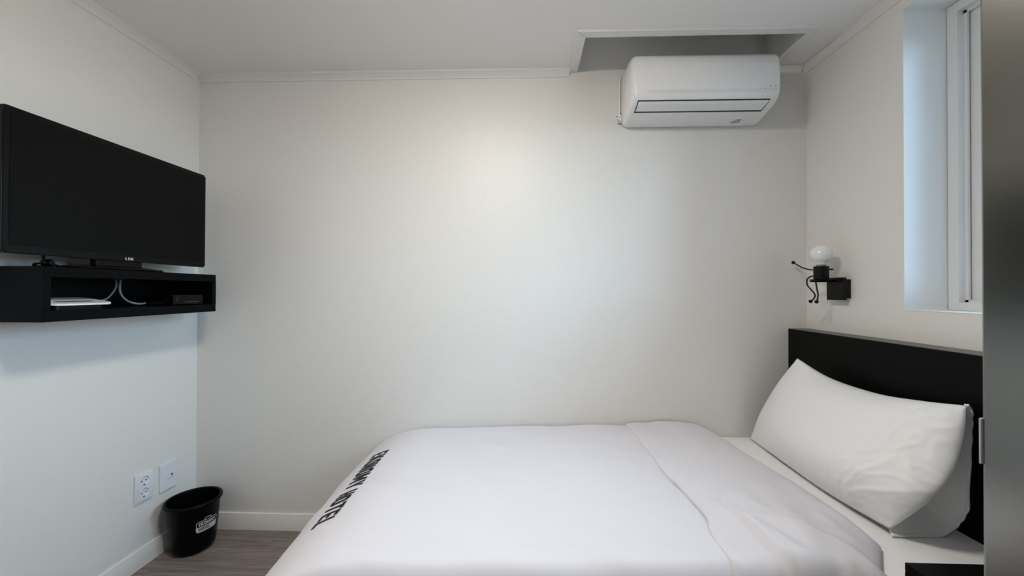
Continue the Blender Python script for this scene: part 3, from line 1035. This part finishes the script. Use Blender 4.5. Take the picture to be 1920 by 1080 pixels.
# ================================================================== WALL PLATES
def plate(name, label, yc, zc, wd, hh, cat):
    t = thing(name, label, cat, (0.0, yc, zc))
    box('plate', 0.0005, 0.0085, yc - wd / 2, yc + wd / 2, zc - hh / 2, zc + hh / 2, 'outlet', t, bevel=0.002)
    return t
o1 = plate('power_outlet', 'white double socket plate low on the television wall', -0.282, 0.344, 0.080, 0.124, 'outlet')
for dz in (0.026, -0.026):
    cup = lathe('socket', (0.0085, -0.280, 0.344 + dz), [(0.0215, 0.0006), (0.0205, 0.0012), (0.0195, 0.0008), (0.0183, -0.0044), (0.0, -0.0044)], 'outlet', o1, axis='X', seg=32)
    for dy in (-0.0095, 0.0095):
        h = lathe('pin_hole', (0.0042, -0.280 + dy, 0.344 + dz), [(0.0, 0.0), (0.0028, 0.0), (0.0028, 0.0006), (0.0, 0.0006)], 'gasket', o1, axis='X', seg=12)
    box('earth_clip', 0.0036, 0.0078, -0.283, -0.277, 0.344 + dz - 0.0185, 0.344 + dz - 0.0150, 'gasket', o1)
# cut round wells into the socket plate
pm = [c for c in o1.children if c.name.startswith('plate')][0]
for dz in (0.026, -0.026):
    bm = bmesh.new()
    add_lathe(bm, (0.0035, -0.280, 0.344 + dz), [(0.0186, 0.0), (0.0186, 0.012)], 32, 'X')
    me = bpy.data.meshes.new('cutter'); bmesh.ops.recalc_face_normals(bm, faces=bm.faces); bm.to_mesh(me); bm.free()
    co = bpy.data.objects.new('cutter', me); C.objects.link(co)
    bmod = pm.modifiers.new('cut', 'BOOLEAN'); bmod.object = co; bmod.operation = 'DIFFERENCE'; bmod.solver = 'EXACT'
    dg = bpy.context.evaluated_depsgraph_get(); dg.update()
    nm = bpy.data.meshes.new_from_object(pm.evaluated_get(dg))
    pm.modifiers.clear(); pm.data = nm
    bpy.data.objects.remove(co, do_unlink=True)
o2 = plate('cable_jack_plate', 'white wall plate with one small jack, nearest the room corner', -0.164, 0.338, 0.082, 0.124, 'wall plate')
box('jack_insert', 0.0085, 0.0095, -0.170, -0.140, 0.328, 0.350, 'outlet', o2, bevel=0.0004, seg=1)
lathe('jack', (0.0095, -0.150, 0.340), [(0.0045, 0.0), (0.0045, 0.004), (0.003, 0.004), (0.003, 0.001), (0.0, 0.001)], 'grey', o2, axis='X', seg=16)
box('seam_line', 0.0084, 0.0088, -0.176, -0.134, 0.3225, 0.3235, 'grey', o2)

# ================================================================== BIN
BX, BYC, BH = 0.122, -0.155, 0.232
RT_, RB_ = 0.103, 0.082
bn = thing('waste_bin', 'black plastic waste bin with a printed suitcase emblem in the room corner', 'bin', (BX, BYC, 0.0))
def brad(z):
    return RB_ + (RT_ - RB_) * (z / BH) ** 0.8
def bsx(): return 1.0
prof = [(0.0, 0.0), (RB_ - 0.022, 0.0), (RB_ - 0.010, 0.003), (RB_ - 0.003, 0.011), (brad(0.022), 0.022)]
for k in range(1, 9):
    z = 0.022 + (BH - 0.004 - 0.022) * k / 8
    prof.append((brad(z), z))
prof += [(RT_ - 0.003, BH - 0.004)] + [(brad(0.022 + (BH - 0.03) * k / 8) - 0.0035, 0.022 + (BH - 0.03) * k / 8) for k in range(8, -1, -1)] + [(RB_ - 0.02, 0.006), (0.0, 0.006)]
body = lathe('bin_body', (BX, BYC, 0.0), prof, 'bin', bn, seg=72, angle=35)
rim = [(RT_ - 0.004, BH - 0.004), (RT_ - 0.003, BH + 0.0), (RT_ + 0.002, BH + 0.003), (RT_ + 0.007, BH + 0.001), (RT_ + 0.009, BH - 0.006), (RT_ + 0.006, BH - 0.012), (RT_ + 0.001, BH - 0.012), (RT_ - 0.001, BH - 0.010), (RT_ - 0.004, BH - 0.004)]
lathe('rim', (BX, BYC, 0.0), rim, 'bin', bn, seg=72, angle=60)
# printed emblem
LC, LZ, LWD, LHT = math.radians(-17), 0.130, 0.090, 0.050
def bl(lift):
    def f(a, b):
        z = LZ + b
        r = brad(z) + lift
        th = LC + a / 0.095
        return Vector((BX + r * math.cos(th), BYC + r * math.sin(th), z))
    return f
def rrect(w, h, r, n=5):
    out = []
    for cx, cy, a0 in ((w / 2 - r, h / 2 - r, 0), (-w / 2 + r, h / 2 - r, 90), (-w / 2 + r, -h / 2 + r, 180), (w / 2 - r, -h / 2 + r, 270)):
        for k in range(n + 1):
            a = math.radians(a0 + 90 * k / n)
            out.append((cx + r * math.cos(a), cy + r * math.sin(a)))
    return out
bm = bmesh.new()
o_, i_ = rrect(LWD, LHT, 0.011), rrect(LWD - 0.0048, LHT - 0.0048, 0.0088)
for k in range(len(o_)):
    j = (k + 1) % len(o_)
    add_mapped(bm, [o_[k], o_[j], i_[j], i_[k]], bl(0.0007), 6)
# white lower half, cut into columns that follow the rounded bottom
ncol = 40
def low(x):
    r, hw = 0.0095, (LWD - 0.003) / 2
    d = abs(x) - (hw - r)
    yb_ = -(LHT - 0.003) / 2
    if d > 0:
        return yb_ + r - math.sqrt(max(0, r * r - d * d))
    return yb_
for k in range(ncol):
    x0 = -(LWD - 0.003) / 2 + (LWD - 0.003) * k / ncol
    x1 = -(LWD - 0.003) / 2 + (LWD - 0.003) * (k + 1) / ncol
    add_mapped(bm, [(x0, low(x0)), (x1, low(x1)), (x1, -0.001), (x0, -0.001)], bl(0.0007), 2)
# handle
hp = [(-0.014, LHT / 2), (-0.014, LHT / 2 + 0.005), (-0.010, LHT / 2 + 0.010), (0.010, LHT / 2 + 0.010), (0.014, LHT / 2 + 0.005), (0.014, LHT / 2)]
for a, b in zip(hp, hp[1:]):
    t = Vector((b[0] - a[0], b[1] - a[1])).normalized(); nn = Vector((-t.y, t.x)) * 0.0012
    add_mapped(bm, [(a[0] - nn.x, a[1] - nn.y), (b[0] - nn.x, b[1] - nn.y), (b[0] + nn.x, b[1] + nn.y), (a[0] + nn.x, a[1] + nn.y)], bl(0.0007), 4)
wp, ww = word_polys('EKONOMY', gap=0.12)
sc = 0.070 / ww
for l in wp:
    for qd in l:
        add_mapped(bm, [(x * sc - 0.035, 0.0035 + y * 0.0145) for x, y in qd], bl(0.0007), 3)
e1 = from_bm('emblem', bm, 'print_white', bn)
e1['label'] = 'white suitcase emblem reading EKONOMY'
bm = bmesh.new()
wp, ww = word_polys('HOTEL', gap=0.12)
sc = 0.047 / ww
for l in wp:
    for qd in l:
        add_mapped(bm, [(x * sc - 0.035, -0.0185 + y * 0.0140) for x, y in qd], bl(0.0013), 3)
e2 = from_bm('emblem_lettering', bm, 'print_black', bn)
e2['label'] = 'black letters HOTEL'

# ================================================================== WALL LAMP
sc_ = thing('wall_lamp', 'black wall lamp shaped like a sitting figure with a globe bulb head', 'wall lamp', (W, -0.215, 1.22))
box('wall_mount', W - 0.022, W - 0.0005, -0.259, -0.180, 1.179, 1.259, 'black_matte', sc_, bevel=0.001, seg=1)
box('back_box', W - 0.036, W - 0.022, -0.264, -0.172, 1.171, 1.267, 'black_matte', sc_, bevel=0.001, seg=1)
LYC, LXC = -0.215, 2.947
tube('support_arm', [(W - 0.030, LYC, 1.2535), (2.903, LYC, 1.2535)], 0.0064, 'black_matte', sc_, seg=14, n=2)
lathe('lamp_holder', (LXC, LYC, 1.259), [(0.0, 0.0), (0.025, 0.0), (0.0275, 0.003), (0.0275, 0.056), (0.026, 0.057), (0.021, 0.057), (0.021, 0.050), (0.0, 0.050)], 'black_matte', sc_, seg=36)
lathe('bulb_collar', (LXC, LYC, 1.309), [(0.0, 0.0), (0.0175, 0.0), (0.0175, 0.012), (0.0165, 0.014), (0.0, 0.014)], 'grey', sc_, seg=28)
Rb = 0.0400
bp_ = [(0.0, 0.0), (0.0165, 0.0), (0.0172, 0.006), (0.021, 0.012)]
zc = 0.012 + math.sqrt(Rb * Rb - 0.021 ** 2)
a0 = math.asin(0.021 / Rb)
for k in range(1, 21):
    a = PI - a0 - (PI - a0) * k / 20
    bp_.append((Rb * math.sin(a) if k < 20 else 0.0, zc - Rb * math.cos(PI - a) * -1 if False else zc + Rb * math.cos(a)))
lathe('globe_bulb', (LXC, LYC, 1.322), bp_, 'bulb', sc_, seg=40, angle=80)
def limb(name, pts):
    t = tube(name, pts, 0.0030, 'black_matte', sc_, seg=10)
    b = ball('end_ball', pts[-1], 0.0078, 'black_matte')
    b.parent = t
    b.location = (0, 0, 0)
limb('figure_arm', [(2.947, -0.190, 1.3025), (2.947, -0.165, 1.3030), (2.947, -0.138, 1.307), (2.947, -0.097, 1.318), (2.947, -0.060, 1.335), (2.947, -0.038, 1.345)])
tube('figure_arm', [(2.968, -0.226, 1.302), (2.985, -0.232, 1.302)], 0.0034, 'black_matte', sc_, n=2)
limb('figure_leg', [(2.926, -0.205, 1.274), (2.925, -0.184, 1.273), (2.925, -0.162, 1.260), (2.925, -0.164, 1.235), (2.925, -0.188, 1.214), (2.925, -0.209, 1.193), (2.925, -0.202, 1.176), (2.925, -0.183, 1.164)])
limb('figure_leg', [(2.925, -0.214, 1.250), (2.925, -0.221, 1.217), (2.925, -0.227, 1.194), (2.925, -0.223, 1.173), (2.925, -0.2185, 1.163)])

# ================================================================== BEDSIDE CABINET
nsd = thing('bedside_cabinet', 'black laminate bedside cabinet beside the head of the bed', 'cabinet', (2.75, -1.19, 0.0))
box('cabinet_body', 2.566, 2.935, -1.385, -0.996, 0.03, 0.5495, 'black_lam', nsd, bevel=0.001, seg=1)
box('cabinet_top', 2.566, 2.935, -1.390, -0.996, 0.550, 0.570, 'black_lam', nsd, bevel=0.001, seg=1)
d1 = box('drawer', 2.585, 2.915, -1.400, -1.386, 0.315, 0.540, 'black_lam', nsd, bevel=0.001, seg=1)
d2 = box('drawer', 2.585, 2.915, -1.400, -1.386, 0.060, 0.305, 'black_lam', nsd, bevel=0.001, seg=1)
for d, z in ((d1, 0.43), (d2, 0.18)):
    k = tube('handle', [(2.70, -1.400, z), (2.70, -1.418, z), (2.80, -1.418, z), (2.80, -1.400, z)], 0.004, 'chrome')
    k.parent = d
    k.location = (0, 0, 0)
for lx in (2.60, 2.90):
    for ly in (-1.36, -1.03):
        lathe('foot', (lx, ly, 0.0), [(0.0, 0.0), (0.014, 0.0), (0.016, 0.03), (0.0, 0.03)], 'black_matte', nsd, seg=16)
